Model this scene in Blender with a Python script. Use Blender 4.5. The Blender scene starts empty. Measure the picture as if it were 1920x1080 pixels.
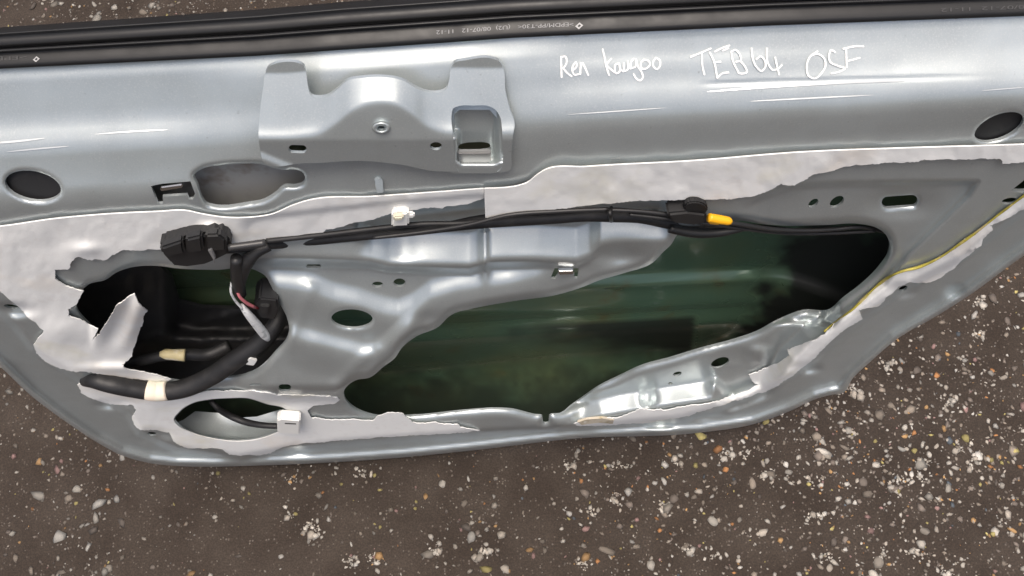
import bpy, bmesh, math, random
import numpy as np
from mathutils import Vector, Matrix
from mathutils.geometry import delaunay_2d_cdt

random.seed(7)
rng = np.random.default_rng(11)
sc = bpy.context.scene
COL = sc.collection

# ------------------------------------------------------------------ camera
PITCH, LEAN, ROLL, FPX = math.radians(72), math.radians(11), math.radians(3.6), 1598.0
CAM = np.array([0.0, -0.145, 1.18])
_d = np.array([0, math.cos(PITCH), -math.sin(PITCH)])
_u0 = np.array([0, math.sin(PITCH), math.cos(PITCH)])
_x = np.array([1.0, 0, 0])
_r = math.cos(ROLL) * _x - math.sin(ROLL) * _u0
_u = math.cos(ROLL) * _u0 + math.sin(ROLL) * _x
cam_d = bpy.data.cameras.new('camera')
cam = bpy.data.objects.new('camera', cam_d)
COL.objects.link(cam)
cam_d.sensor_width = 36.0
cam_d.lens = 36.0 * FPX / 1920.0
cam_d.clip_start, cam_d.clip_end = 0.01, 500
cam.matrix_world = Matrix(((_r[0], _u[0], -_d[0], CAM[0]), (_r[1], _u[1], -_d[1], CAM[1]), (_r[2], _u[2], -_d[2], CAM[2]), (0, 0, 0, 1)))
sc.camera = cam

# ------------------------------------------------------------------ light
SUN_EL, SUN_AZ = math.radians(87), math.radians(190)      # azimuth of the sun, clockwise from +Y
w = bpy.data.worlds.new('World'); sc.world = w; w.use_nodes = True
nt = w.node_tree
sky = nt.nodes.new('ShaderNodeTexSky'); sky.sky_type = 'NISHITA'; sky.sun_disc = False
sky.sun_elevation = SUN_EL; sky.sun_rotation = SUN_AZ
sky.air_density = 1.0; sky.dust_density = 9.0; sky.ozone_density = 0.3
bg = nt.nodes['Background']; bg.inputs['Strength'].default_value = 0.13
nt.links.new(sky.outputs['Color'], bg.inputs['Color'])
sl = bpy.data.lights.new('sun', 'SUN'); sl.energy = 1.7; sl.angle = math.radians(28); sl.color = (1.0, 0.965, 0.92)
so = bpy.data.objects.new('sun', sl); COL.objects.link(so)
sd_ = Vector((math.sin(SUN_AZ) * math.cos(SUN_EL), math.cos(SUN_AZ) * math.cos(SUN_EL), math.sin(SUN_EL)))
so.rotation_euler = sd_.to_track_quat('Z', 'Y').to_euler()
so.location = sd_ * 5
sc.view_settings.view_transform = 'Standard'; sc.view_settings.look = 'None'
sc.view_settings.gamma = 1; sc.view_settings.use_curve_mapping = False
sc.view_settings.exposure = 0.33

# ------------------------------------------------------------------ geometry of the leaning door
NRM = np.array([0, -math.cos(LEAN), math.sin(LEAN)])      # out of the inner face
VUP = np.array([0, math.sin(LEAN), math.cos(LEAN)])       # up the door

def lift(p, h):
    """traced picture positions (1920 x 1080) -> points on the door, h metres off its main plane"""
    p = np.asarray(p, float).reshape(-1, 2)
    h = np.broadcast_to(np.asarray(h, float), (len(p),))
    ray = _d[None] * FPX + _r[None] * (p[:, :1] - 960) + _u[None] * (540 - p[:, 1:2])
    t = (h - CAM @ NRM) / (ray @ NRM)
    return CAM[None] + ray * t[:, None]

def uv_of(P): return np.stack([P[:, 0], P @ VUP], 1)
def from_uv(uv, h):
    h = np.broadcast_to(np.asarray(h, float), (len(uv),))
    return uv[:, :1] * _x[None] + uv[:, 1:2] * VUP[None] + h[:, None] * NRM[None]
def pxm(x, y, h=0.0):
    """metres per picture pixel at that spot"""
    P = lift([(x, y)], h)[0]
    return float((P - CAM) @ _d) / FPX

# ------------------------------------------------------------------ 2-D helpers
def sdf(poly, p):
    poly = np.asarray(poly, float); p = np.asarray(p, float)
    out = np.empty(len(p))
    a = poly; b = np.roll(poly, -1, 0)
    for s in range(0, len(p), 20000):
        q = p[s:s + 20000]
        e = b - a
        wv = q[:, None, :] - a[None]
        t = np.clip((wv * e[None]).sum(2) / np.maximum((e * e).sum(1), 1e-9)[None], 0, 1)
        dd = wv - e[None] * t[..., None]
        d2 = (dd * dd).sum(2).min(1)
        cond1 = (a[None, :, 1] > q[:, 1:2]) != (b[None, :, 1] > q[:, 1:2])
        den = np.where(np.abs(e[:, 1]) < 1e-9, 1e-9, e[:, 1])
        xi = a[None, :, 0] + (q[:, 1:2] - a[None, :, 1]) / den[None] * e[None, :, 0]
        ins = (cond1 & (q[:, :1] < xi)).sum(1) % 2 == 1
        out[s:s + 20000] = np.where(ins, -1, 1) * np.sqrt(d2)
    return out

def linedist(line, p):
    line = np.asarray(line, float)
    a, b = line[:-1], line[1:]
    out = np.empty(len(p))
    for s in range(0, len(p), 20000):
        q = p[s:s + 20000]
        e = b - a; wv = q[:, None, :] - a[None]
        t = np.clip((wv * e[None]).sum(2) / np.maximum((e * e).sum(1), 1e-9)[None], 0, 1)
        dd = wv - e[None] * t[..., None]
        out[s:s + 20000] = np.sqrt((dd * dd).sum(2).min(1))
    return out

def sst(x): x = np.clip(x, 0, 1); return x * x * (3 - 2 * x)
def slin(x):
    '''a straight ramp 0..1 with softened ends'''
    w_ = .12; x = np.clip(x, 0, 1)
    return np.where(x < w_, x * x / (2 * w_), np.where(x > 1 - w_, 1 - w_ - (1 - x) ** 2 / (2 * w_), x - w_ / 2)) / (1 - w_)
def interp(tab, x):
    t = np.asarray(tab, float); return np.interp(x, t[:, 0], t[:, 1])
def spline(pts, step, closed=True):
    P = np.asarray(pts, float); n = len(P); out = []
    m = n if closed else n - 1
    for i in range(m):
        p1, p2 = P[i], P[(i + 1) % n]
        p0 = P[(i - 1) % n] if closed or i > 0 else 2 * p1 - p2
        p3 = P[(i + 2) % n] if closed or i < n - 2 else 2 * p2 - p1
        L = np.linalg.norm((p2 - p1)[:2]); k = max(1, int(round(L / step)))
        for j in range(k):
            t = j / k
            # chord-limited tangents keep the curve from overshooting
            la, lb, lc = np.linalg.norm((p1 - p0)[:2]) + 1e-6, L + 1e-6, np.linalg.norm((p3 - p2)[:2]) + 1e-6
            m1 = ((p1 - p0) / la * lb + (p2 - p1) / lb * la) / (la + lb) * lb
            m2 = ((p2 - p1) / lb * lc + (p3 - p2) / lc * lb) / (lb + lc) * lb
            out.append((2*t**3-3*t**2+1)*p1 + (t**3-2*t**2+t)*m1 + (-2*t**3+3*t**2)*p2 + (t**3-t**2)*m2)
    if not closed: out.append(P[-1])
    return np.array(out)
def straight(pts, step, closed=True):
    P = np.asarray(pts, float); out = []
    m = len(P) if closed else len(P) - 1
    for i in range(m):
        a, b = P[i], P[(i + 1) % len(P)]
        k = max(1, int(round(np.linalg.norm((b - a)[:2]) / step)))
        for j in range(k): out.append(a + (b - a) * j / k)
    if not closed: out.append(P[-1])
    return np.array(out)
def torn(pts, step, amp, seed=0, closed=True):
    """a ripped outline: the traced shape with small random teeth"""
    P = straight(pts, step, closed); g = np.random.default_rng(seed)
    n = g.normal(0, 1, len(P)); n = n * .6 + np.convolve(np.r_[n[-2:], n, n[:2]], np.ones(5) / 5, 'valid') * 1.2
    T = np.roll(P, -1, 0) - np.roll(P, 1, 0); L = np.linalg.norm(T, axis=1)[:, None] + 1e-6
    return P + np.stack([-T[:, 1], T[:, 0]], 1) / L * n[:, None] * amp
def ell(cx, cy, a, b, deg=0, n=28):
    t = np.linspace(0, 2 * np.pi, n, endpoint=False); c, s = math.cos(math.radians(deg)), math.sin(math.radians(deg))
    x, y = a * np.cos(t), b * np.sin(t)
    return np.stack([cx + x * c - y * s, cy + x * s + y * c], 1)
def slot(cx, cy, a, b, deg=0, n=8):
    c, s = math.cos(math.radians(deg)), math.sin(math.radians(deg)); pts = []
    for sg, st in ((1, -90), (-1, 90)):
        for i in range(n + 1):
            t = math.radians(st + 180 * i / n)
            pts.append((sg * (a - b) + b * math.cos(t), b * math.sin(t)))
    P = np.array(pts); return np.stack([cx + P[:, 0] * c - P[:, 1] * s, cy + P[:, 0] * s + P[:, 1] * c], 1)
_ng = np.random.default_rng(5).normal(0, 1, (64, 64))
def vnoise(p, scale):
    q = np.asarray(p) / scale; i = np.floor(q).astype(int); f = q - i; f = f * f * (3 - 2 * f)
    g = lambda a, b: _ng[(i[:, 0] + a) % 64, (i[:, 1] + b) % 64]
    return (g(0,0)*(1-f[:,0])+g(1,0)*f[:,0])*(1-f[:,1]) + (g(0,1)*(1-f[:,0])+g(1,1)*f[:,0])*f[:,1]

# ------------------------------------------------------------------ object helpers
def link(name, verts, faces, mat, parent=None, smooth=True):
    me = bpy.data.meshes.new(name)
    me.from_pydata([tuple(map(float, v)) for v in verts], [], [tuple(map(int, f)) for f in faces])
    me.update()
    if smooth: me.polygons.foreach_set('use_smooth', [True] * len(me.polygons))
    ob = bpy.data.objects.new(name, me); COL.objects.link(ob)
    if mat: me.materials.append(mat)
    if parent: ob.parent = parent
    return ob
def thing(name, label, cat, loc=(0, 0, 0)):
    o = bpy.data.objects.new(name, None); COL.objects.link(o); o.empty_display_size = .05
    o['label'] = label; o['category'] = cat
    return o

def sheet(name, outer, holes, step, fn, mat, parent=None, rim=0.0015, extra=None):
    """a pressed sheet: fills outline minus holes with a fine triangle net, fn lifts it to 3-D, rim turns its cut edges inwards"""
    outer = np.asarray(outer, float); holes = [np.asarray(h, float) for h in holes]
    lo, hi = outer.min(0), outer.max(0)
    xs = np.arange(lo[0], hi[0], step); ys = np.arange(lo[1], hi[1], step * .87)
    X, Y = np.meshgrid(xs, ys); X = X + (np.arange(len(ys)) % 2)[:, None] * step * .5
    G = np.stack([X.ravel(), Y.ravel()], 1)
    G = G[sdf(outer, G) < -step * .45]
    for h in holes:
        l, u = h.min(0) - step, h.max(0) + step
        near = np.all((G > l) & (G < u), 1)
        keep = np.ones(len(G), bool)
        if near.any(): keep[near] = sdf(h, G[near]) > step * .45
        G = G[keep]
    if extra is not None: G = np.concatenate([G, extra])
    V, E = [], []
    for loop in [outer] + holes:
        b = len(V); n = len(loop)
        V += [tuple(q) for q in loop]; E += [(b + i, b + (i + 1) % n) for i in range(n)]
    V += [tuple(q) for q in G]
    ov, oe, of, *_ = delaunay_2d_cdt([Vector(v) for v in V], E, [], 0, 1e-5)
    P = np.array([(v.x, v.y) for v in ov]); F = np.array(of)
    C = P[F].mean(1)
    ok = sdf(outer, C) < 0
    for h in holes:
        l, u = h.min(0), h.max(0); near = np.all((C > l) & (C < u), 1)
        if near.any():
            k = np.where(near)[0]; ok[k[sdf(h, C[near]) < 0]] = False
    F = F[ok]
    used = np.unique(F); rm = -np.ones(len(P), int); rm[used] = np.arange(len(used)); P = P[used]; F = rm[F]
    W = fn(P)
    n0 = W[F[0]]; nn = np.cross(W[F[:, 1]] - W[F[:, 0]], W[F[:, 2]] - W[F[:, 0]])
    if (nn @ NRM).sum() < 0: F = F[:, ::-1]
    verts = [tuple(v) for v in W]; faces = [tuple(f) for f in F]
    if rim:
        cnt = {}
        for f in F:
            for a, b in ((f[0], f[1]), (f[1], f[2]), (f[2], f[0])):
                if (b, a) in cnt: del cnt[(b, a)]
                else: cnt[(a, b)] = 1
        idx = {}
        base = len(verts)
        for a, b in cnt:
            for q in (a, b):
                if q not in idx:
                    idx[q] = len(verts); verts.append(tuple(W[q])); verts.append(tuple(W[q] - NRM * rim))
        for a, b in cnt:
            faces.append((idx[b], idx[a], idx[a] + 1, idx[b] + 1))
    return link(name, verts, faces, mat, parent)

def tube(name, pts, mat, parent=None, seg=10, step=6, caps=True):
    """pts: (px, py, h metres, radius in picture pixels)"""
    S = spline(np.array(pts, float), step, False)
    P = lift(S[:, :2], S[:, 2])
    R = np.array([S[i, 3] * float((P[i] - CAM) @ _d) / FPX for i in range(len(S))])
    verts, faces = [], []
    up = np.array([0.13, -.3, .9])
    for i in range(len(P)):
        t = P[min(i + 1, len(P) - 1)] - P[max(i - 1, 0)]; t /= np.linalg.norm(t) + 1e-12
        a = np.cross(t, up); a /= np.linalg.norm(a) + 1e-12; b = np.cross(a, t)
        for k in range(seg):
            an = 2 * math.pi * k / seg
            verts.append(P[i] + R[i] * (math.cos(an) * a + math.sin(an) * b))
    for i in range(len(P) - 1):
        for k in range(seg):
            k2 = (k + 1) % seg
            faces.append((i * seg + k, i * seg + k2, (i + 1) * seg + k2, (i + 1) * seg + k))
    if caps:
        faces.append(tuple(range(seg))[::-1]); faces.append(tuple((len(P) - 1) * seg + k for k in range(seg)))
    ob = link(name, verts, faces, mat, parent)
    bm = bmesh.new(); bm.from_mesh(ob.data); bmesh.ops.recalc_face_normals(bm, faces=bm.faces); bm.to_mesh(ob.data); bm.free()
    return ob

def prism(name, poly, h, t, mat, parent=None, bev=0.0012, hfn=None):
    """a block whose face is the outline at height h and whose depth is t"""
    poly = np.asarray(poly, float)
    hh = hfn(poly) if hfn else h
    A = lift(poly, hh); B = A - NRM * t; n = len(A)
    bm = bmesh.new()
    va = [bm.verts.new(v) for v in A]; vb = [bm.verts.new(v) for v in B]
    bm.faces.new(va); bm.faces.new(vb[::-1])
    for i in range(n): bm.faces.new((va[i], vb[i], vb[(i + 1) % n], va[(i + 1) % n]))
    bmesh.ops.recalc_face_normals(bm, faces=bm.faces)
    if bev: bmesh.ops.bevel(bm, geom=[e for e in bm.edges], offset=bev, segments=2, affect='EDGES', clamp_overlap=True)
    me = bpy.data.meshes.new(name); bm.to_mesh(me); bm.free()
    me.materials.append(mat)
    ob = bpy.data.objects.new(name, me); COL.objects.link(ob)
    if parent: ob.parent = parent
    return ob
def join(name, obs, parent=None):
    V, F, mats = [], [], []
    me = bpy.data.meshes.new(name); bm = bmesh.new()
    for o in obs:
        m = o.data.materials[0]
        if m not in mats: mats.append(m)
        n0 = len(bm.faces); bm.from_mesh(o.data); bm.faces.ensure_lookup_table()
        for f in bm.faces[n0:]: f.material_index = mats.index(m)
    bm.to_mesh(me); bm.free()
    for m in mats: me.materials.append(m)
    for o in obs: bpy.data.objects.remove(o)
    ob = bpy.data.objects.new(name, me); COL.objects.link(ob)
    if parent: ob.parent = parent
    return ob

# ------------------------------------------------------------------ materials
def mat(name, col, rough=.5, metal=0.0, coat=0.0, coat_r=.05, spec=.5, bump=None, var=None, rvar=None):
    """bump=(scale, strength, distance); var=(scale, colour2, lo, hi)"""
    m = bpy.data.materials.new(name); m.use_nodes = True; t = m.node_tree; b = t.nodes['Principled BSDF']
    b.inputs['Base Color'].default_value = (*col, 1); b.inputs['Roughness'].default_value = rough
    b.inputs['Metallic'].default_value = metal; b.inputs['Coat Weight'].default_value = coat
    b.inputs['Coat Roughness'].default_value = coat_r; b.inputs['Specular IOR Level'].default_value = spec
    tc = t.nodes.new('ShaderNodeTexCoord')
    def noise(s, det=4.0, ro=.55):
        n = t.nodes.new('ShaderNodeTexNoise'); n.inputs['Scale'].default_value = s; n.inputs['Detail'].default_value = det
        n.inputs['Roughness'].default_value = ro
        t.links.new(tc.outputs['Object'], n.inputs['Vector']); return n
    cur = None
    for v in (var or []):
        s, c2, lo, hi = v
        n = noise(s); mr = t.nodes.new('ShaderNodeMapRange'); mr.inputs['From Min'].default_value = lo; mr.inputs['From Max'].default_value = hi
        t.links.new(n.outputs['Fac'], mr.inputs['Value'])
        mx = t.nodes.new('ShaderNodeMix'); mx.data_type = 'RGBA'
        t.links.new(mr.outputs['Result'], mx.inputs[0])
        if cur is None: mx.inputs[6].default_value = (*col, 1)
        else: t.links.new(cur, mx.inputs[6])
        mx.inputs[7].default_value = (*c2, 1); cur = mx.outputs[2]
    if cur is not None: t.links.new(cur, b.inputs['Base Color'])
    if rvar:
        n = noise(rvar[0]); mr = t.nodes.new('ShaderNodeMapRange'); mr.inputs['To Min'].default_value = rvar[1]; mr.inputs['To Max'].default_value = rvar[2]
        mr.inputs['From Min'].default_value = .3; mr.inputs['From Max'].default_value = .7
        t.links.new(n.outputs['Fac'], mr.inputs['Value']); t.links.new(mr.outputs['Result'], b.inputs['Roughness'])
    if bump:
        n = noise(bump[0], 3); bp = t.nodes.new('ShaderNodeBump'); bp.inputs['Strength'].default_value = bump[1]; bp.inputs['Distance'].default_value = bump[2]
        t.links.new(n.outputs['Fac'], bp.inputs['Height']); t.links.new(bp.outputs['Normal'], b.inputs['Normal'])
    return m
M_SILVER = mat('silver_paint', (.485, .535, .545), .42, .6, .24, .14, bump=(240, .05, .0004), var=[(14, (.435, .475, .48), .45, .72), (60, (.455, .50, .505), .45, .75), (900, (.55, .58, .575), .5, .75), (330, (.36, .39, .39), .66, .80)], rvar=(35, .30, .38))
M_GREEN = mat('green_primer', (.105, .185, .12), .26, .4, .9, .10, var=[(9, (.13, .175, .09), .4, .7), (18, (.13, .10, .045), .62, .8)], bump=(30, .08, .001))
M_FOAM = mat('foam', (.78, .785, .77), .9, bump=(420, .18, .0005), var=[(9, (.74, .68, .60), .57, .76), (13, (.70, .68, .57), .56, .76), (90, (.72, .71, .69), .55, .8)])
M_RUB = mat('black_rubber', (.010, .010, .0105), .50, spec=.5, bump=(500, .1, .0003), rvar=(60, .42, .58))
M_PLA = mat('black_plastic', (.019, .019, .020), .45, bump=(300, .12, .0003), var=[(30, (.024, .023, .022), .5, .75)])
M_LOOM = mat('loom_tape', (.013, .013, .014), .55, bump=(160, .35, .0008), var=[(60, (.026, .025, .025), .5, .75)])
M_DARK = mat('dark_cavity_plastic', (.010, .010, .011), .6, bump=(120, .2, .0006), var=[(20, (.018, .017, .017), .5, .7)])
M_CAVITY_SHADE = mat('cavity_shade', (.015, .018, .014), .5, bump=(60, .3, .001), var=[(25, (.02, .024, .014), .5, .7)])  # unused dark tone for painted cavity shade
M_WHITE = mat('white_plastic', (.78, .78, .75), .4)
M_PEN = mat('white_paint_pen', (.86, .86, .85), .5)
M_INK = mat('seal_print', (.26, .26, .265), .6)
M_INK2 = mat('worn_seal_print', (.05, .05, .052), .6)
M_YEL = mat('yellow_plastic', (.80, .40, .012), .35)
M_CREAM = mat('cream_tape', (.76, .66, .54), .7, bump=(200, .3, .0006), var=[(40, (.70, .68, .56), .5, .6)])
M_OLD = mat('old_tape', (.42, .36, .20), .6, var=[(60, (.6, .57, .5), .5, .65)])
M_PINK = mat('pink_wire', (.50, .15, .17), .45)
M_WWIRE = mat('white_wrap', (.66, .67, .67), .6, bump=(300, .5, .001), var=[(150, (.40, .42, .42), .55, .65)])
M_GREY = mat('grey_plate', (.36, .36, .35), .6, .2, var=[(25, (.17, .12, .08), .54, .68), (60, (.28, .28, .28), .5, .8)])
M_STEEL = mat('zinc_steel', (.72, .72, .72), .25, 1.0)
M_BEAD = mat('yellow_sealant', (.42, .36, .06), .5, var=[(80, (.30, .26, .05), .45, .6), (50, (.55, .45, .25), .55, .7)])
M_SLOTGREY = mat('bare_clip_metal', (.30, .30, .30), .4, .8)

# ------------------------------------------------------------------ traced outlines (picture pixels of the photo, lifted to real depth)
YS = [(-480, 168), (0, 127), (480, 103), (960, 69), (1440, 46), (1920, 28), (2340, 14)]           # seal / sheet metal
YV = [(-480, 318), (0, 284), (480, 258), (700, 246), (965, 226), (1300, 206), (1600, 190), (1920, 172), (2340, 150)]
YC = [(-480, 450), (0, 420), (400, 402), (650, 374), (908, 353), (1000, 328), (1500, 287), (1920, 270), (2340, 250)]
OUT = [(-470, 168), (-480, 300), (-420, 360), (-250, 485), (-100, 604), (0, 687), (60, 743), (127, 793), (180, 828), (227, 853), (280, 868), (330, 873.5), (400, 875),
       (440, 874), (600, 868), (760, 857), (880, 845), (1080, 822), (1313, 811), (1413, 795), (1480, 771), (1530, 748), (1560, 740), (1580, 737), (1600, 708),
       (1630, 680), (1680, 637), (1760, 590), (1827, 547), (1900, 493), (2000, 425), (2120, 335), (2240, 240), (2300, 150), (2310, 15)]
top = [(x, float(interp(YS, x))) for x in np.linspace(2280, -460, 60)]
H1 = [(155,543),(167,533),(197,525),(220,510),(240,503),(300,499),(330,503),(400,506),(480,507),(497,517),(510,540),(523,567),(537,593),(542,617),(537,637),(520,657),(480,695),(460,703),(417,710),(380,716),(323,713),(290,704),(227,688),(200,662),(178,622),(143,572)]
H2 = [(1273,437),(1257,460),(1243,473),(1227,490),(1167,513),(1120,527),(1093,538),(1047,552),(960,565),(880,580),(853,587),(843,593),(823,612),(777,633),(753,653),(740,672),(720,687),(693,708),(667,713),(653,722),(645,733),(647,747),(660,762),(680,773),(700,779),(773,780),(880,770),(930,767),(963,769),(987,775),(1003,779),(1017,781),(1018.5,793),(1028,793),(1030,780),(1050,777),(1073,760),(1097,743),(1120,727),(1160,707),(1200,688),(1257,672),(1313,655),(1380,637),(1420,623),(1457,603),(1507,584),(1557,582),(1580,562),(1613,537),(1650,500),(1665,477),(1668,457),(1661,440),(1643,427),(1613,420),(1547,422),(1467,423),(1427,420),(1390,414),(1340,418),(1300,428)]
H3 = [(328,788),(340,770),(360,757),(393,749.5),(430,747),(463,747),(500,758),(533,767),(547,783),(540,800),(520,810),(483,823),(450,827),(400,822),(360,811),(338,800)]
H4 = [(364,328),(377,318),(410,310),(450,307),(493,308.5),(512,315),(527,318),(558,319),(569,325),(572,334),(568,344),(556,348.5),(532,350),(517,363),(493,377),(467,382),(400,386.5),(387,382.5),(380,373),(371,347)]
small = [ell(62, 349, 53, 28, 11), ell(1873, 238.5, 49, 23, -23), ell(1525, 381, 11, 6.5, -38, 16), ell(1569, 378.5, 15, 9, -35, 18),
         slot(1687, 378, 34, 11, -4), ell(1350, 680, 18, 9, -20, 16), ell(1270, 701, 8.5, 4, -15, 12), ell(1257, 719, 4.5, 2.4, 0, 10), slot(588, 499, 14, 3.2, 0, 5),
         ell(708, 533.5, 10.5, 5.5, 0, 16), ell(749, 530, 11.5, 8, 0, 18), ell(660, 598, 39, 18, 2, 30), slot(534, 727, 12, 6.5, 0, 5), slot(479, 721.5, 10, 2, 0, 4),
         ell(1693, 541, 9, 4.5, -25, 12), ell(285, 813.5, 9, 3.6, 5, 12), ell(22, 575, 15, 4, 8, 12), ell(1893, 377, 15, 6, -8, 14),
         np.array([(1895, 358), (1921, 337), (1975, 302), (1985, 330), (1960, 357)], float),
         np.array([(283, 349), (300, 345), (357, 340), (366, 364), (362, 374), (354, 374), (351, 366), (305, 369), (306, 382), (296, 382)], float),
         np.array([(1032, 522), (1040, 503), (1085, 503), (1083, 522), (1076, 522), (1077, 514), (1047, 514), (1041, 523)], float)]
LAND = [(-520, 400), (-300, 520), (-60, 527), (30, 612), (62, 655), (150, 712), (240, 775), (262, 812), (330, 840), (450, 857), (540, 842), (640, 829), (900, 811), (1090, 800), (1280, 784), (1400, 748), (1500, 694), (1620, 592), (1700, 537), (1800, 485), (1930, 385), (2000, 330), (2150, 230), (2200, 100), (2200, -200), (-520, -200)]
REC1 = [(1062, 760), (1120, 742), (1200, 729), (1320, 711), (1345, 702), (1372, 733), (1420, 715), (1460, 650), (1500, 612), (1540, 588), (1420, 560), (1100, 700)]
TRI = [(1330, 402), (1400, 382), (1480, 349), (1560, 344), (1833, 341), (1816, 368), (1700, 478), (1660, 535), (1560, 610), (1400, 600), (1300, 470)]
TRIS = straight(TRI, 8)
RAMPB = [(430, 478), (560, 479), (690, 485), (730, 494), (880, 497), (925, 485), (1010, 483), (1080, 487), (1106, 478), (1126, 458), (1200, 453), (1280, 452)]
R1 = [(500, 520), (573, 527), (627, 547), (673, 557), (723, 573), (747, 577), (773, 567), (807, 543), (857, 527), (907, 521), (957, 513), (1012, 502), (1060, 530)]
R2 = [(540, 613), (580, 627), (627, 637), (673, 650), (700, 655), (717, 643), (757, 607), (790, 585)]
R3 = [(583, 540), (560, 600), (520, 660), (470, 722)]
R4 = [(705, 655), (670, 682), (630, 722)]
POCKHOLE = [(851, 214), (862, 206), (918, 206), (932, 222), (938, 250), (938, 300), (934, 315), (862, 316), (856, 290)]
HOLES = [spline(H1, 5), spline(H2, 5), spline(H3, 4), spline(H4, 4)] + small + [np.array(POCKHOLE, float), slot(558, 278, 22, 11, 2), ell(818, 272, 15, 10, 0, 18)]

# belt beam profile from its tilt: integrated down every column
gx = np.arange(-480, 2341, 12.0); gy = np.arange(-10, 520, 2.0)
GX, GY = np.meshgrid(gx, gy)
ys_, yv_, yc_ = interp(YS, GX), interp(YV, GX), interp(YC, GX)
S = (GY - ys_) / (yv_ - ys_)
key_l = [(0, 12), (.05, 24), (.10, 44), (.14, 38), (.20, 27), (.55, 28), (.64, 33), (.78, 45), (.90, 41), (1.0, 30), (1.1, 20), (1.3, 21), (1.45, 23), (1.6, 10), (1.75, 0)]
key_m = [(0, 12), (.03, 26), (.07, 50), (.22, 52), (.30, 35), (.5, 30), (.9, 30), (1.0, 22), (1.15, 15), (1.4, 8)]
key_r = [(0, 12), (.04, 46), (.08, 24), (.12, 39), (.25, 41), (.36, 47), (.42, 43), (.53, 39), (.70, 45), (.86, 38), (.96, 31), (1.03, 24), (1.1, 15), (1.2, 6), (1.4, 3), (1.55, 8)]
key_e = [(0, 12), (.04, 46), (.08, 28), (.12, 41), (.35, 43), (.5, 50), (.65, 54), (.78, 47), (.9, 38), (1.0, 26), (1.1, 14), (1.2, 4), (1.4, 1), (1.55, 8)]
AL = 0
for key, wt in ((key_l, [(330, 1), (600, 0)]), (key_m, [(330, 0), (600, 1), (880, 1), (1120, 0)]), (key_r, [(880, 0), (1120, 1), (1420, 1), (1850, 0)]), (key_e, [(1420, 0), (1850, 1)])):
    AL = AL + np.radians(interp(key, S)) * interp(wt, GX)
_P0 = lift(np.stack([GX.ravel(), GY.ravel()], 1), 0.0); _ray = _P0 - CAM; _ray /= np.linalg.norm(_ray, axis=1)[:, None]
_sin = -(_ray @ NRM); _cot = (-(_ray @ VUP)) / _sin
K = (((_P0 - CAM) @ _d) / FPX / _sin).reshape(GX.shape); CO = _cot.reshape(GX.shape)
DH = K * np.tan(AL) / (1 + CO * np.tan(AL)) * 2.0
DH *= np.clip((GY - ys_) / 4 + .5, 0, 1) * sst((yc_ - GY) / 14)
HB = np.cumsum(DH, 0); HB = HB - HB[-1:, :]
_k = np.array([1, 2, 3, 2, 1.]) / 9
HB = np.apply_along_axis(lambda c: np.convolve(np.pad(c, 2, 'edge'), _k, 'valid'), 1, HB)
def h_beam(p):
    x = np.clip((p[:, 0] - gx[0]) / 12.0, 0, len(gx) - 1.001); y = np.clip((p[:, 1] - gy[0]) / 2.0, 0, len(gy) - 1.001)
    i, j = x.astype(int), y.astype(int); fx, fy = x - i, y - j
    return (HB[j, i]*(1-fx)+HB[j, i+1]*fx)*(1-fy) + (HB[j+1, i]*(1-fx)+HB[j+1, i+1]*fx)*fy

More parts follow.
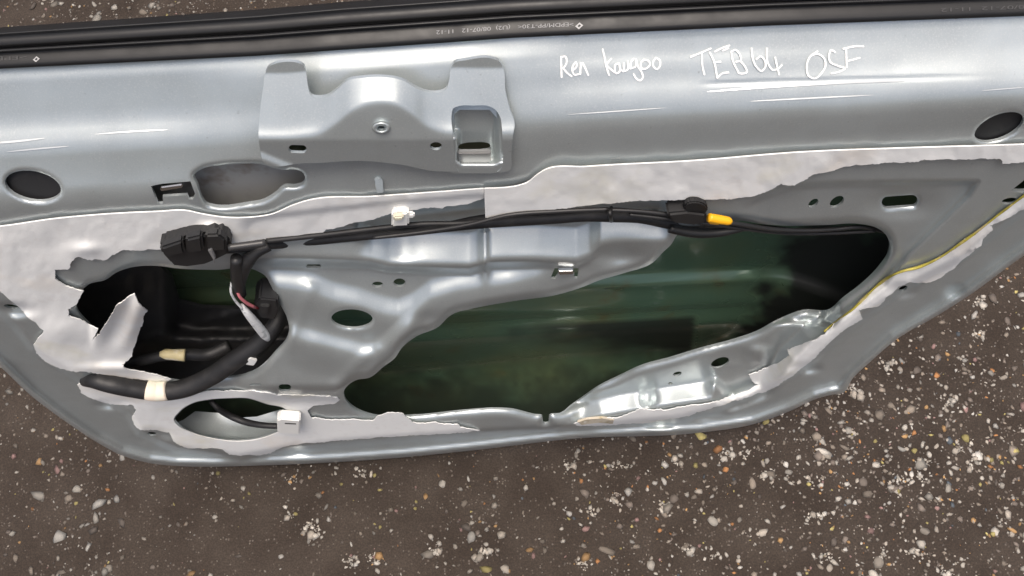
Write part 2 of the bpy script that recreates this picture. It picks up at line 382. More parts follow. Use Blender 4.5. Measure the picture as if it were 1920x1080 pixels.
def H(p, roll=True):
    p = np.asarray(p, float); x, y = p[:, 0], p[:, 1]
    h = h_beam(p)
    # outer flange lies lower than the panel
    dl = sdf(LAND, p); h = h - .016 * sst((dl + 8) / 18)
    # hem lip along the outer edge
    do = -sdf(OUT + top, p)
    low = sst((y - 300) / 60)
    h = h + low * .006 * np.exp(-((do - 7) / 6.5) ** 2) - low * .006 * sst((3 - do) / 5)
    # box step at lower right
    dr = sdf(REC1, p); h = h - .023 * slin((40 - dr) / 40) * sst((x - 1030) / 70)
    # triangular pressing, right
    dt = sdf(TRIS, p); h = h - .006 * sst((6 - dt) / 14) * sst((x - 1380) / 60)
    # harness channel and the sloping face below it
    yb = interp(RAMPB, x)
    win = sst((x - 440) / 60) * sst((1300 - x) / 70)
    amp = .010 + .010 * sst((x - 660) / 40)
    h = h - win * amp * (1 - slin((y - (yb - 66)) / 68)) * sst((y - (interp(YC, x) + 8)) / 30)
    # upright bead across that face
    bead = np.exp(-((x - 908 - (y - 440) * .02) / 8) ** 2) * sst((y - 425) / 10) * sst((545 - y) / 50)
    h = h + .0035 * bead
    h = h - .0016 * np.exp(-((x - 755) / 24) ** 2) * sst((y - 430) / 10) * sst((500 - y) / 20) * win
    # step and ribs pressed into the bridge
    inb = sst((x - 470) / 40) * sst((1060 - x) / 60)
    y1 = interp([(a, b) for a, b in R1[:-1]], x)
    h = h + inb * .006 * (sst((y - (y1 - 23)) / 46) - sst((y - y1 - 25) / 70))
    y2 = interp(R2, x)
    h = h + .006 * (sst((y - (y2 - 20)) / 40) - sst((y - y2 - 18) / 60)) * sst((x - 520) / 30) * sst((800 - x) / 40)
    h = h + .0012 * np.exp(-(linedist(R3, p) / 14) ** 2) + .0016 * np.exp(-(linedist(R4, p) / 12) ** 2)
    h = h - .002 * np.exp(-(((x - 805) / 30) ** 2 + ((y - 597) / 13) ** 2))
    # hollow beside the small spring clip
    h = h - .007 * np.exp(-(((x - 1165) / 42) ** 2 + ((y - 478) / 20) ** 2))
    # the bridge leans out a little towards its foot
    h = h + sst((x - 430) / 90) * sst((1180 - x) / 240) * (.040 * np.clip((y - 505) / 215, 0, 1) - .015 * sst((y - yb - 3) / 16)) * sst((758 - y) / 34)
    # dish round the slotted hole, dimples in the flange
    for cx, cy, a, b, d in ((1690, 383, 62, 25, -.0035), (1690, 545, 26, 12, -.0035), (1512, 690, 26, 9, -.005), (1790, 546, 20, 12, -.002), (1315, 781, 34, 7, -.004), (1235, 797, 26, 6, -.004),
                            (212, 757, 30, 9, -.005), (288, 816, 30, 11, -.005), (20, 582, 40, 12, -.006), (556, 843, 28, 8, -.004), (1385, 668, 40, 14, -.002), (1420, 665, 22, 16, .006), (1215, 745, 14, 20, -.004), (1345, 725, 16, 14, .004)):
        h = h + d * np.exp(-(((x - cx) / a) ** 2 + ((y - cy) / b) ** 2) ** 1.5)
    # the blister under the handle bracket, slight waviness
    lowr = .25 + .75 * sst((y - 430) / 60)
    h = h + lowr * (.0008 * vnoise(p, 130) + .0002 * vnoise(p + 400, 45))
    # long soft creases along the top of the beam
    yy = y - interp(YS, x)
    h = h - .0005 * np.exp(-((yy - 108 - (x - 1500) * .012) / 3.0) ** 2) * sst((x - 1300) / 60) * sst((1900 - x) / 200)
    if roll:
        for hp, r, d in ((HOLES[0], 12, .003), (HOLES[1], 16, .006), (HOLES[2], 10, .003), (HOLES[3], 8, .0025), (small[0], 6, .0015), (small[1], 6, .0015), (small[4], 8, .002), (small[11], 6, .0015)):
            l, u = hp.min(0) - r, hp.max(0) + r
            k = np.where(np.all((p > l) & (p < u), 1))[0]
            if len(k):
                dd = np.maximum(sdf(hp, p[k]), 0); h[k] -= d * np.clip(1 - dd / r, 0, 1) ** 2
    return h

# ------------------------------------------------------------------ the door
door = thing('car_door', 'silver car door with bare inner panel and torn foam, standing on worn brown asphalt', 'car door')
outline = np.concatenate([spline(OUT, 6, False), straight(top, 6, False)])
panel = sheet('inner_panel', outline, HOLES, 4.5, lambda p: lift(p, H(p)), M_SILVER, door, rim=.0022)

# outer skin: the dark green inside of the shell behind the openings
okb = [q for q in OUT]
uv_out = uv_of(lift(np.array(okb), -.0235))
uv_out[:, 1] -= .018 * np.clip((.05 - uv_out[:, 1]) / .05, 0, 1)
topuv = uv_of(lift(np.array([(x, float(interp(YS, x)) - 26) for x in np.linspace(2280, -460, 24)]), -.055))
skin_out = straight(np.concatenate([uv_out, topuv]) * 1000, 14)          # millimetres
vtop = topuv[:, 1].max() * 1000
SWAGE = np.polyfit(*[np.array(a) for a in zip(*[tuple(uv_of(lift([q_], -.098))[0] * 1000) for q_ in ((430, 552), (1290, 517))])], 1)
def skin_h(q):
    d = linedist(uv_out * 1000, q)
    v = q[:, 1]
    h = -.042 - .062 * sst(d / 150.0)
    h = np.where(v > vtop - 120, np.minimum(h, -.068), h)
    h = h + .045 * sst((v - (vtop - 190)) / 190)          # leans in towards the belt
    vc = SWAGE[0] * q[:, 0] + SWAGE[1]
    h0 = h; h = h * 0
    h = h + .010 * (1 - sst((v - vc + 9) / 10)) - .010 * (1 - sst((v - vc + 170) / 150))     # swage line
    h = h + .006 * (1 - sst((v - vc + 62) / 45)) - .006 * (1 - sst((v - vc + 300) / 200))
    h = h + .008 * (1 - sst((v - 190) / 40)) - .008 * (1 - sst((v - 60) / 120))
    h = h0 + h * sst((d - 20) / 70)
    return h
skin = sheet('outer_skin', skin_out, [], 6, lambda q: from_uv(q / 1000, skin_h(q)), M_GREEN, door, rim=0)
def on_skin(px, h0=-.10):
    return uv_of(lift(np.array(px, float), h0)) * 1000
shade_q = on_skin([(1478, 420), (1600, 400), (1760, 380), (1900, 480), (1700, 640), (1450, 760), (1330, 760), (1318, 690), (1340, 640), (1350, 600), (1390, 560), (1435, 520), (1456, 470)])
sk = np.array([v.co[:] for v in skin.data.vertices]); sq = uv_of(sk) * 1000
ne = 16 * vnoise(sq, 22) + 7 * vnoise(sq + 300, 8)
painted_dark = sst((14 - sdf(shade_q, sq) + ne) / 46)                                   # cavity shade painted into the skin colour at the rear end
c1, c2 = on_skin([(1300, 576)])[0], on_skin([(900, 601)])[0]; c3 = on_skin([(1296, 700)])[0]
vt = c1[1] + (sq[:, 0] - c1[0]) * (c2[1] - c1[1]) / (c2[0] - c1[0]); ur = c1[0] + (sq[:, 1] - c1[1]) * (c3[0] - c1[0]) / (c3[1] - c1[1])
pad = sst((vt - sq[:, 1]) / 6 + .5) * sst((ur - sq[:, 0]) / 6 + .5) * sst((sq[:, 0] - ur + 265 + ne - (vt - sq[:, 1]) * 1.1 + 60) / 190) * sst((sq[:, 1] - vt + 205 + ne) / 60)  # dark damping pad colour, crisp at top and right, fading to the left
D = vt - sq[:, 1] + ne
low = .85 * sst((D - 110) / 90) * (1 - .75 * np.exp(-((D - 262) / 24) ** 2))  # shade painted low in the cavity, with a lighter band for its glow
dark_sum = np.clip(np.maximum(np.maximum(painted_dark, pad * .93), low), 0, 1)  # painted cavity shade and the dark pad in one colour mask
ca_ = skin.data.color_attributes.new('painted_dark', 'FLOAT_COLOR', 'POINT')
ca_.data.foreach_set('color', np.stack([dark_sum, dark_sum, dark_sum, np.ones_like(dark_sum)], 1).astype(np.float32).ravel())
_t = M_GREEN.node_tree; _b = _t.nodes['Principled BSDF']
_at = _t.nodes.new('ShaderNodeAttribute'); _at.attribute_name = 'painted_dark'
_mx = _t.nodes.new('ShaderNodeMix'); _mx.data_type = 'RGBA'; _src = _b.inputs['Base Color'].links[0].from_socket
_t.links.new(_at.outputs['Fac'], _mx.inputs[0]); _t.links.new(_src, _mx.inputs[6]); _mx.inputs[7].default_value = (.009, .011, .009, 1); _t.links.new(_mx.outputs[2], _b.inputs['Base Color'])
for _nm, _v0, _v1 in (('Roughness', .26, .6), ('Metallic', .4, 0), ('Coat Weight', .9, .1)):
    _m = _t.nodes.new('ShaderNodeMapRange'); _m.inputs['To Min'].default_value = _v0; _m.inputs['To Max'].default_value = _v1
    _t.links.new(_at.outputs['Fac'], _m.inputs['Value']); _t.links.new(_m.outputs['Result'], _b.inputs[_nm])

for px_ in ((62, 349, 56, 31, 11), (1873, 238.5, 52, 26, -23)):
    prism('blanking_plug', ell(*px_), 0, .003, M_DARK, door, bev=.0008, hfn=lambda p: H(p, False) - .0045)
# plate seen through the long hole in the beam
prism('reinforcement_plate', [(268, 292), (600, 290), (600, 362), (540, 378), (505, 400), (385, 402), (268, 392)], -.022, .002, M_GREY, door)
# silver return pressing seen through the speaker hole
well = np.array([(300, 806), (344, 787), (366, 771), (420, 775), (452, 783), (482, 781), (525, 768), (580, 775), (575, 825), (500, 838), (380, 836), (305, 815)], float)
sheet('sill_return', straight(well, 8), [], 8, lambda p: lift(p, -.042 + .034 * slin((p[:, 1] - 766) / 66) + .002 * vnoise(p, 60) * .4), M_SILVER, door, rim=0)

# black carrier plate filling most of the front opening
car_o = [(120, 520), (200, 500), (300, 500), (322, 520), (336, 566), (380, 577), (440, 579), (520, 583), (560, 596), (565, 650), (500, 720), (420, 735), (280, 730), (180, 690), (120, 600)]
def carh(p):
    x, y = p[:, 0], p[:, 1]
    h = -.050 - .026 * sst((x - 300) / 40) * sst((640 - y) / 30) - .012 * sst((y - 640) / 25)
    h = h + .004 * np.exp(-((y - 600 + (x - 400) * .3) / 8) ** 2) + .006 * np.exp(-(((x - 440) / 30) ** 2 + ((y - 608) / 16) ** 2))
    return h + .001 * vnoise(p, 18)
sheet('carrier_plate', straight(car_o, 7), [], 7, lambda p: lift(p, carh(p)), M_DARK, door, rim=.004)

# spring clips
for pts in ([(300, 352), (342, 346), (343, 353), (301, 360)], [(1047, 509), (1075, 508), (1076, 515), (1048, 516)]):
    prism('spring_clip', pts, -.002, .004, M_STEEL, panel, bev=.0008)

# ------------------------------------------------------------------ handle bracket
BR = [(502,128),(572,128),(575,145),(578,165),(584,180),(598,183),(615,180),(632,168),(650,152),(680,146),(723,145),(745,148),(762,154),(778,164),(797,172),(820,174),(836,168),(842,152),(845,130),(852,118),(873,113),(923,110),(937,116),(943,127),(948,173),(956,205),(965,234),(963,247),(959,287),(957,318),(920,323),(853,322),(807,320),(760,310),(720,305),(687,302),(573,306),(493,302),(488,283),(485,260),(487,217),(493,167)]
POCK = [(847,214),(850,203),(858,199.5),(890,198),(914,198.5),(928,205),(938,220),(941,240),(942,262),(938,318),(858,319),(853,290),(849,250)]
FOLD = [(470, 257), (560, 255), (595, 249), (628, 228), (660, 203), (690, 191), (715, 188), (742, 192), (775, 211), (800, 232), (830, 245), (870, 247), (980, 247)]
FOLDS = spline(np.array(FOLD, float), 4, False)
def h_br(p):
    x, y = p[:, 0], p[:, 1]
    yf = interp(FOLDS, x)
    hf = .0055 - .000085 * np.maximum(0, 262 - y)
    da = (yf - y)
    sp = 4 * np.log1p(np.exp(np.clip(da / 4, -30, 30)))
    dome = np.exp(-((x - 715) / 70) ** 2)
    ht = hf - sp * (.000115 + .00005 * dome) - .0018 * (1 - np.exp(-sp / 10))
    base = H(p, False) + .0012
    d = ht - base; s = .0012
    h = base + s * np.log1p(np.exp(np.clip(d / s, -30, 30)))
    h = h + .003 * np.clip(((y - 283) - (x - 488) * .40) / 14, 0, 1)
    return h
def bl(p): return lift(p, h_br(p))
bholes = [spline(POCK, 4), slot(558, 279.5, 17, 7.5, 2), ell(817.5, 274, 11.5, 7.5, 0, 18), ell(715, 241, 7.5, 5, 0, 14)]
brk = sheet('handle_bracket', spline(BR, 4), bholes, 3.5, bl, M_SILVER, door, rim=.0022)
def h_pocket(p):
    x, y = p[:, 0], p[:, 1]
    h = -.017 + .00008 * (y - 205) + .016 * sst((y - 298) / 14) + .012 * sst((866 - x) / 12) * sst((y - 240) / 20) + .010 * sst((x - 925) / 14)
    return h
pk_slot = [(859, 283), (861, 272), (872, 268), (890, 266.5), (910, 267), (918, 270), (919, 281), (905, 285), (875, 286)]
pk = sheet('pocket_tray', straight([(838, 190), (950, 190), (952, 322), (920, 325), (846, 325)], 4), [spline(pk_slot, 4)], 4, lambda p: lift(p, np.minimum(h_pocket(p), h_br(p) - .0005)), M_SILVER, brk, rim=.003)
prism('rear_tab', [(858, 287), (921, 286), (922, 306), (857, 307)], .0005, .004, M_SLOTGREY, brk, bev=.001)
# ring of the captive nut
t = np.linspace(0, 2 * np.pi, 24, endpoint=False); verts, faces = [], []
nutc = (715, 240)
rings = [(17, 11, .0004), (14.5, 9.4, .0022), (10, 6.4, .0018), (8, 5.2, .0), (7.5, 5, -.006)]
for a, b, dh in rings:
    pp = np.stack([nutc[0] + a * np.cos(t), nutc[1] + b * np.sin(t)], 1)
    verts += list(lift(pp, h_br(pp) + dh))
for i in range(len(rings) - 1):
    for k in range(24):
        faces.append((i*24+k, i*24+(k+1) % 24, (i+1)*24+(k+1) % 24, (i+1)*24+k))
faces.append(tuple(4*24+k for k in range(24)))
link('captive_nut', verts, faces, M_SILVER, brk)

# ------------------------------------------------------------------ belt seal
xs = np.arange(-470, 2300, 14.0)
prof = [(3, -.004), (0.5, 0), (-8, .0006), (-18, .0006), (-29, .0002), (-32, .0003), (-34, .0034), (-37, .0044), (-39.5, .0030), (-41.5, -.0045), (-44, -.005), (-46, -.0005), (-50, .0004), (-60, .0006), (-70, .0004), (-72.5, .0022), (-75, .0024), (-77, -.001), (-82, -.0035), (-88, -.007)]
def seal_pt(x, off, dh):
    s = interp([(-480, .75), (0, .86), (640, 1), (2340, 1.0)], x)
    y = interp(YS, x) + off * s
    hb = h_beam(np.stack([x, interp(YS, x) + 4], 1))
    return lift(np.stack([x, y], 1), hb + .002 + off * s * .00028 + dh)
rows = [seal_pt(xs, o, d) for o, d in prof]
back = rows[-1] - NRM * .020 - VUP * .02
rows.append(back)
n = len(xs); V = np.concatenate(rows); F = []
for j in range(len(rows) - 1):
    for i in range(n - 1):
        F.append((j*n+i, j*n+i+1, (j+1)*n+i+1, (j+1)*n+i))
seal = link('belt_seal', V, F, M_RUB, door)

def ribbon(name, strokes, width, hf, mat_, parent, off=.0006):
    V, F = [], []
    for st in strokes:
        q = spline(np.array(st, float), 2.0, False) if len(st) > 2 else straight(st, 2.0, False)
        T = np.gradient(q, axis=0); T /= np.linalg.norm(T, axis=1)[:, None] + 1e-9
        Nn = np.stack([-T[:, 1], T[:, 0]], 1)
        wv = width * (.86 + .25 * rng.random(len(q))) * .5
        # round the ends
        q = np.concatenate([q[:1] - T[:1] * width * .35, q, q[-1:] + T[-1:] * width * .35]); Nn = np.concatenate([Nn[:1], Nn, Nn[-1:]]); wv = np.r_[width * .28, wv, width * .28]
        L, R = q + Nn * wv[:, None], q - Nn * wv[:, None]
        b = len(V); o = off * (.7 + .6 * rng.random())
        PL, PR = lift(L, hf(L) + o), lift(R, hf(R) + o)
        for a, c in zip(PL, PR): V += [a, c]
        for i in range(len(q) - 1): F.append((b+2*i, b+2*i+1, b+2*i+3, b+2*i+2))
    return link(name, V, F, mat_, parent)
INK = [[(1052,106),(1052.5,125),(1053,145)], [(1052,107),(1060,106),(1062.5,112),(1061,121),(1056,128)], [(1056,128),(1065,138),(1072,143)],
       [(1075,131),(1081,125),(1080,116.5),(1075,122),(1073.5,134),(1077,140),(1085,139)], [(1088,139),(1088.5,127),(1089,118)], [(1088.5,128),(1092,118),(1097,127),(1103,141)],
       [(1130,92),(1133,105),(1137,125),(1142,141)], [(1146,110),(1138,121),(1148,132),(1156,138)],
       [(1160,119),(1154,121),(1152.5,129),(1155,137),(1160,136),(1162.5,127),(1161,119)], [(1161,119),(1163.5,130),(1169,134)],
       [(1169.5,118),(1172,133),(1176,131),(1177,114)], [(1177,114),(1180,126),(1183,129)], [(1188,110),(1183,117),(1184,127),(1190,126),(1192.5,112)], [(1192.5,111),(1196,124),(1203,135),(1205,146),(1200,151),(1193,147),(1188,139)],
       [(1207,112),(1201.5,118),(1203,128),(1210,129),(1219,119),(1214,113),(1206,112)], [(1230,108),(1225,115),(1226,126),(1232,129.5),(1237.5,123),(1237,113),(1231,108.5)],
       [(1295,106.5),(1314,99),(1333,90.6)], [(1315.6,98),(1317.5,126),(1321,140)], [(1330.6,98),(1338,113),(1344.7,146)], [(1340,97),(1354,90),(1368,85)], [(1355,95),(1366,90)], [(1338,117),(1351,115.5)],
       [(1344.7,146),(1355,137.5),(1366,135.6)], [(1371,98),(1374,113),(1385,136.5)], [(1371,97),(1379,93.5),(1387,102),(1389,113),(1380,116)], [(1389,115),(1397,125),(1400,135),(1393,138),(1385,137)],
       [(1409.4,90.6),(1411,107.5),(1419,126),(1428,133),(1434.7,126),(1434,113),(1426,105.6),(1418,111)], [(1438,90.6),(1437.5,104),(1441,120.6),(1449,131),(1460,128),(1466,122)], [(1453.4,107.5),(1457,124),(1461,140)],
       [(1533,96),(1518,107.5),(1512.5,126),(1517,143),(1527.5,147),(1541,136),(1548,121),(1542.5,106),(1531,101),(1522,104)],
       [(1566,98),(1559,94),(1554,106),(1556,115),(1572.5,124),(1584,128),(1572,135),(1559,137.5)], [(1586.6,92.5),(1587.5,126)], [(1581,91.6),(1602.5,87),(1619,87)], [(1591,114),(1612,108.4)]]
hw = ribbon('marker_writing', INK, 3.4, lambda p: H(p, False), M_PEN, door)
hw['label'] = 'white handwritten lettering on the silver sheet metal'
# thin tilted ribbons added on the beam to imitate reflected highlight streaks
def streak(pts, width, rise):
    q = spline(np.array(pts, float), 4, False); nq = len(q); tp = np.sin(np.linspace(0, np.pi, nq)) ** .5
    a, b = q.copy(), q.copy(); a[:, 1] -= width * .5 * tp; b[:, 1] += width * .5 * tp
    A = lift(a, H(a, False) + .00025); B = lift(b, H(b, False) + .00025 + rise * tp)
    Fq = [(2 * k, 2 * k + 1, 2 * k + 3, 2 * k + 2) for k in range(nq - 1)]
    return link('highlight_streak', np.stack([A, B], 1).reshape(-1, 3), Fq, M_LINE, panel)
M_LINE = mat('silver_streak_mark', (.55, .58, .58), .3, .75, .8, .05)  # brighter silver for the added highlight streaks and the stamped marks
for pts, wd in (([(1062,215),(1150,209),(1250,202)], 2.2), ([(1325,172),(1440,163),(1560,156),(1700,152)], 4.2), ([(1405,190),(1500,185),(1640,178)], 2.6), ([(-40,270),(30,265),(85,259)], 4), ([(175,252),(240,247),(315,243)], 3), ([(10,285),(70,279),(130,274)], 3), ([(1840,170),(1930,163)], 2.2), ([(1525,283),(1558,282)], 2.5)):
    streak(pts, wd, wd * .00007)
for st in ([(1128,304),(1131,298)], [(1146,297),(1152,297)], [(1146,300.5),(1152,300.5)], [(1146,304.5),(1151,304.5)], [(1156,297),(1161,297),(1161.5,300.5),(1157,301)], [(1156,304.5),(1161,304)], [(1162,295),(1164,302),(1174,301.5)]):
    ribbon('stamped_mark', [st], 1.7, lambda p: H(p, False), M_LINE, panel, off=.0005)
# small stamped figures printed upside down on the seal
def seal_h(p):
    hb = h_beam(np.stack([p[:, 0], interp(YS, p[:, 0]) + 4], 1))
    return hb + .002 + (p[:, 1] - interp(YS, p[:, 0])) * .00028 + .0009
def seal_text(body, x0, x1, yoff, hgt):
    cu = bpy.data.curves.new('seal_lettering', 'FONT'); cu.body = body; cu.size = 1; cu.align_x = 'LEFT'
    ob = bpy.data.objects.new('seal_lettering', cu); COL.objects.link(ob)
    dg = bpy.context.evaluated_depsgraph_get(); me = bpy.data.meshes.new_from_object(ob.evaluated_get(dg))
    co = np.array([v.co[:2] for v in me.vertices]); fs = [list(pl.vertices) for pl in me.polygons]
    bpy.data.objects.remove(ob)
    wd = co[:, 0].max()
    X = x1 - co[:, 0] / wd * (x1 - x0)
    Y = interp(YS, X) - yoff + (co[:, 1] - .35) * hgt * 1.0
    p = np.stack([X, Y], 1)
    return lift(p, seal_h(p)), fs
for body, x0, x1, yo, hg in (('>EPDM/PP-T30<   (U2)  08/07-12   11-12', 818, 1076, 18, 10.5), ('08/07-12  11-12', 1764, 1935, 15, 10), ('>EPDM/PP-T30<', -140, 52, 17, 10)):
    v, f = seal_text(body, x0, x1, yo, hg); link('seal_lettering', v, f, M_INK if x0 == 818 else M_INK2, seal, smooth=False)
def diamond(cx, cy, a, b, sk):
    o = np.array([(cx - a, cy + sk), (cx + sk * .6, cy - b), (cx + a, cy - sk), (cx - sk * .6, cy + b)], float); c = np.array([cx, cy]); i = c + (o - c) * .45
    p = np.concatenate([o, i]); return lift(p, seal_h(p) + .0001), [(k, (k+1) % 4, 4+(k+1) % 4, 4+k) for k in range(4)]
M_EMB = mat('seal_emblem_print', (.36, .36, .36), .5)
for a_ in ((1086, 48.5, 7.5, 6.5, 1.0), (68, 111, 6.5, 5.5, 1.0)):
    v, f = diamond(*a_); link('seal_emblem', v, f, M_EMB, seal, smooth=False)

# ------------------------------------------------------------------ remains of the foam membrane
F1 = [(-330,455),(-60,430),(0,425),(100,411),(200,402),(300,397),(345,395),(380,402),(420,408),(470,408),(510,402),(550,385),(575,377),(700,369),(800,362),(908,354)]
F1b = [(908,372),(880,382),(830,388),(800,391),(745,395),(735,400),(700,411),(660,418),(640,426),(612,430),(600,438),(560,443),(500,448),(430,458),(380,464),(297,468),(262,470),(233,468),(215,478),(197,487),(160,486),(147,482),(132,492),(130,505),(102,505),(103,523),(123,538),(155,547),(143,570),(128,580),(128,593),(150,600),(182,618),(172,640),(183,630),(197,610),(220,573),(240,557),(252,550),(255,560),(258,568),(273,580),(278,583),(268,593),(267,607),(257,630),(252,650),(247,668),(240,677),(228,683),(233,692),(290,702),(323,712),(310,716),(267,713),(200,704),(183,700),(150,697),(113,692),(87,680),(67,663),(63,647),(77,630),(80,620),(40,583),(0,545),(-160,440)]
F2 = [(145,722),(152,736),(167,745),(187,753),(207,758),(247,760),(257,770),(247,783),(251,796),(263,807),(290,806),(317,810),(325,827),(337,837),(360,841),(400,840),(417,843),(430,852),(450,855),(480,853),(507,850),(533,837),(567,832),(640,826),(720,820),(807,815),(873,811),(900,808),(863,802),(857,796),(773,792),(757,776),(735,773),(707,780),(700,788),(683,787),(640,788),(607,785),(583,785),(578,770),(587,760),(627,757),(637,750),(633,745),(573,741),(523,741),(473,734),(440,733),(400,733),(370,738),(330,745),(300,738),(200,724),(165,719)]
F3 = [(908,354),(950,352),(970,349),(990,342),(1005,330),(1020,320),(1100,313),(1300,302),(1500,286),(1700,278),(1900,272),(2000,268),(2140,262),(2140,285),(1960,298),(1905,305),(1880,307),(1877,298),(1860,298),(1760,299),(1730,302),(1640,308),(1590,311),(1560,320),(1527,327),(1490,349),(1465,347),(1430,363),(1390,372),(1340,374),(1280,374),(1200,377),(1130,383),(1050,392),(960,403),(910,409)]
F4 = [(2080,262),(1960,340),(1907,378),(1873,404),(1827,440),(1800,458),(1780,473),(1747,493),(1713,505),(1690,509),(1657,528),(1630,551),(1600,581),(1567,601),(1558,618),(1527,640),(1477,656),(1480,667),(1457,683),(1420,697),(1403,702),(1413,717),(1427,723),(1390,737),(1333,757),(1280,764),(1247,770),(1200,767),(1180,777),(1147,786),(1093,786),(1075,795),(1085,800),(1147,797),(1213,792),(1280,783),(1380,753),(1447,730),(1493,700),(1520,677),(1573,628),(1617,598),(1613,590),(1609,582),(1647,573),(1685,538),(1707,530),(1737,531),(1767,519),(1800,491),(1840,461),(1843,449),(1863,431),(1857,423),(1893,408),(1925,388),(1985,345),(2090,275)]
def h_foam(p, seed):
    h = H(p, False)
    h = np.where(p[:, 1] < 470, np.maximum(h, -.003 if seed != 3 else 0), h)
    return h + .0028 + .00035 * vnoise(p + seed * 77, 30) + .0001 * vnoise(p + seed * 31, 9)
fl = [(178, 640), (200, 632), (225, 640), (243, 655)]
def h_f1(p):
    x, y = p[:, 0], p[:, 1]
    h = h_foam(p, 1)
    # the tongue that curls up over the opening
    m = sst((x - 166) / 14) * sst((690 - y) / 40) * sst((672 - y + (x - 200) * .2) / 60) * sst((300 - x) / 15)
    m = m * (y > 540) * (x > 168)
    h = h + m * (.004 + .020 * sst((640 - y) / 95)) + m * .003 * np.sin((x + y * .45) / 9.0)
    # puffed lumps
    for cx, cy, a, b, d in ((160, 468, 30, 12, .0035), (395, 425, 20, 7, .003), (120, 620, 40, 25, .004), (215, 690, 60, 8, .004)):
        h = h + d * np.exp(-(((x - cx) / a) ** 2 + ((y - cy) / b) ** 2))
    return h
fo = np.concatenate([spline(F1, 5, False), torn([F1[-1]] + F1b + [F1[0]], 4, 1.1, 1, False)[1:-1]])
f1 = sheet('foam_membrane', fo, [], 5, lambda p: lift(p, h_f1(p)), M_FOAM, door, rim=.0011); f1['label'] = 'largest torn foam remnant, upper left with a curled tongue'
sph = spline([(x + (x - 437) * .02, y + (y - 787) * .02) for x, y in H3], 4)
f2 = sheet('foam_membrane', torn(F2, 4, .8, 2), [sph], 4.5, lambda p: lift(p, h_foam(p, 2)), M_FOAM, door, rim=.0011); f2['label'] = 'foam remnant around the speaker hole'
f3 = sheet('foam_membrane', np.concatenate([spline(F3[:13], 5, False)[:-1], torn(F3[12:], 4, .9, 3, False)]), [], 5, lambda p: lift(p, h_foam(p, 3) + .001), M_FOAM, door, rim=.0011); f3['label'] = 'straight edged foam strip, upper right'
f4 = sheet('foam_membrane', torn(F4, 4, 1.0, 4), [], 4.5, lambda p: lift(p, h_foam(p, 4)), M_FOAM, door, rim=.0011); f4['label'] = 'ragged foam strip along the slanted edge'
bead_l = [(2060,270),(1960,338),(1905,378),(1873,402),(1827,438),(1800,457),(1760,484),(1713,504),(1690,509),(1657,526),(1630,549),(1600,579),(1567,603),(1545,622)]
bp = spline(np.array(bead_l, float), 8, False)
tube('sealant_bead', [(x, y, float(H(np.array([[x, y]]), False)[0]) + .003, 1.8 + 1.4 * random.random()) for x, y in bp[::3]], M_BEAD, door, seg=8)

# ------------------------------------------------------------------ wiring harness
har = thing('wiring_harness', 'black taped wiring harness running along the top of both door openings', 'wiring harness')
C = -.006
tube('loom', [(425,468,.006,8),(480,461,.004,9),(540,455,C,10),(600,449,C,10),(680,441,C,10),(760,434,C,10),(840,425,C,10),(900,416,C,13),(960,411,C,14),(1040,407,C,13),(1100,403,C,13),(1150,403,C,14),(1200,406,C,13),(1250,416,C,13),(1300,427,C,12),(1345,430,C,10),(1390,426,C,8),(1440,428,-.016,6),(1500,433,-.022,4)], M_LOOM, har, seg=14)
tube('thin_cable', [(500,452,.002,5),(600,441,.001,5),(700,429,.0,5),(790,420,.0,5),(870,418,.0,5),(905,414,.002,4)], M_LOOM, har, seg=10)
tube('thin_cable', [(700,446,.006,3.5),(800,434,.006,4),(880,421,.007,4),(950,404,.006,4),(1050,396,.005,4),(1140,392,.004,4)], M_PLA, har, seg=10)
tube('control_cable', [(1130,393,.003,4),(1200,396,.004,4),(1270,404,.005,4.5),(1330,412,.005,4.5),(1390,421,.002,4.5),(1440,429,-.004,4.5),(1500,432,-.010,4),(1560,430,-.014,4),(1620,426,-.018,4),(1665,436,-.03,4)], M_PLA, har, seg=10)
tube('control_cable', [(1180,402,.004,3.5),(1260,411,.006,3.5),(1330,420,.006,3.5),(1400,430,.0,3.5),(1470,437,-.010,3.5),(1560,437,-.016,3.5),(1640,433,-.02,3.5)], M_PLA, har, seg=10)
tube('cable_sleeve', [(1255,428,.0,9),(1300,436,.002,10),(1345,436,.002,9),(1390,428,.0,7)], M_RUB, har, seg=14)
tube('cable_tube', [(428,464,.016,7),(460,460,.014,7),(497,455,.012,7.2)], mat('grey_black_tube', (.035, .035, .036), .4), har, seg=12)
tube('branch_sleeve', [(505,462,.004,9),(480,474,.008,11),(462,492,.010,14),(452,515,.008,13),(449,540,.004,11),(452,552,.002,10)], M_LOOM, har, seg=14)
tube('branch_sleeve', [(443,484,.012,11),(444,500,.012,12),(446,530,.008,12),(449,548,.004,11)], M_PLA, har, seg=14)
tube('white_wire', [(434,530,.008,2.2),(433,548,.012,2.4),(440,562,.012,2.6),(456,580,.012,3)], M_WWIRE, har, seg=8)
tube('pink_wire', [(443,540,.008,2.6),(449,556,.012,3),(461,567,.012,3.2),(478,576,.010,3)], M_PINK, har, seg=8)
tube('pink_wire', [(447,545,.004,2.4),(455,562,.008,2.8),(468,573,.008,2.8),(484,578,.006,2.8)], mat('dark_red_wire', (.16, .02, .025), .45), har, seg=8)
tube('white_wrap', [(452,572,.010,4.5),(462,585,.012,7),(475,601,.012,8.5),(488,617,.011,9),(498,630,.010,8),(502,636,.010,5)], M_WWIRE, har, seg=12)
cn = prism('connector', [(476,570),(486,560),(520,563),(524,580),(516,600),(484,596)], .006, .022, M_PLA, har, bev=.0015)
prism('latch_tab', [(488,574),(505,575),(503,590),(487,588)], .009, .004, M_PLA, cn, bev=.0008)
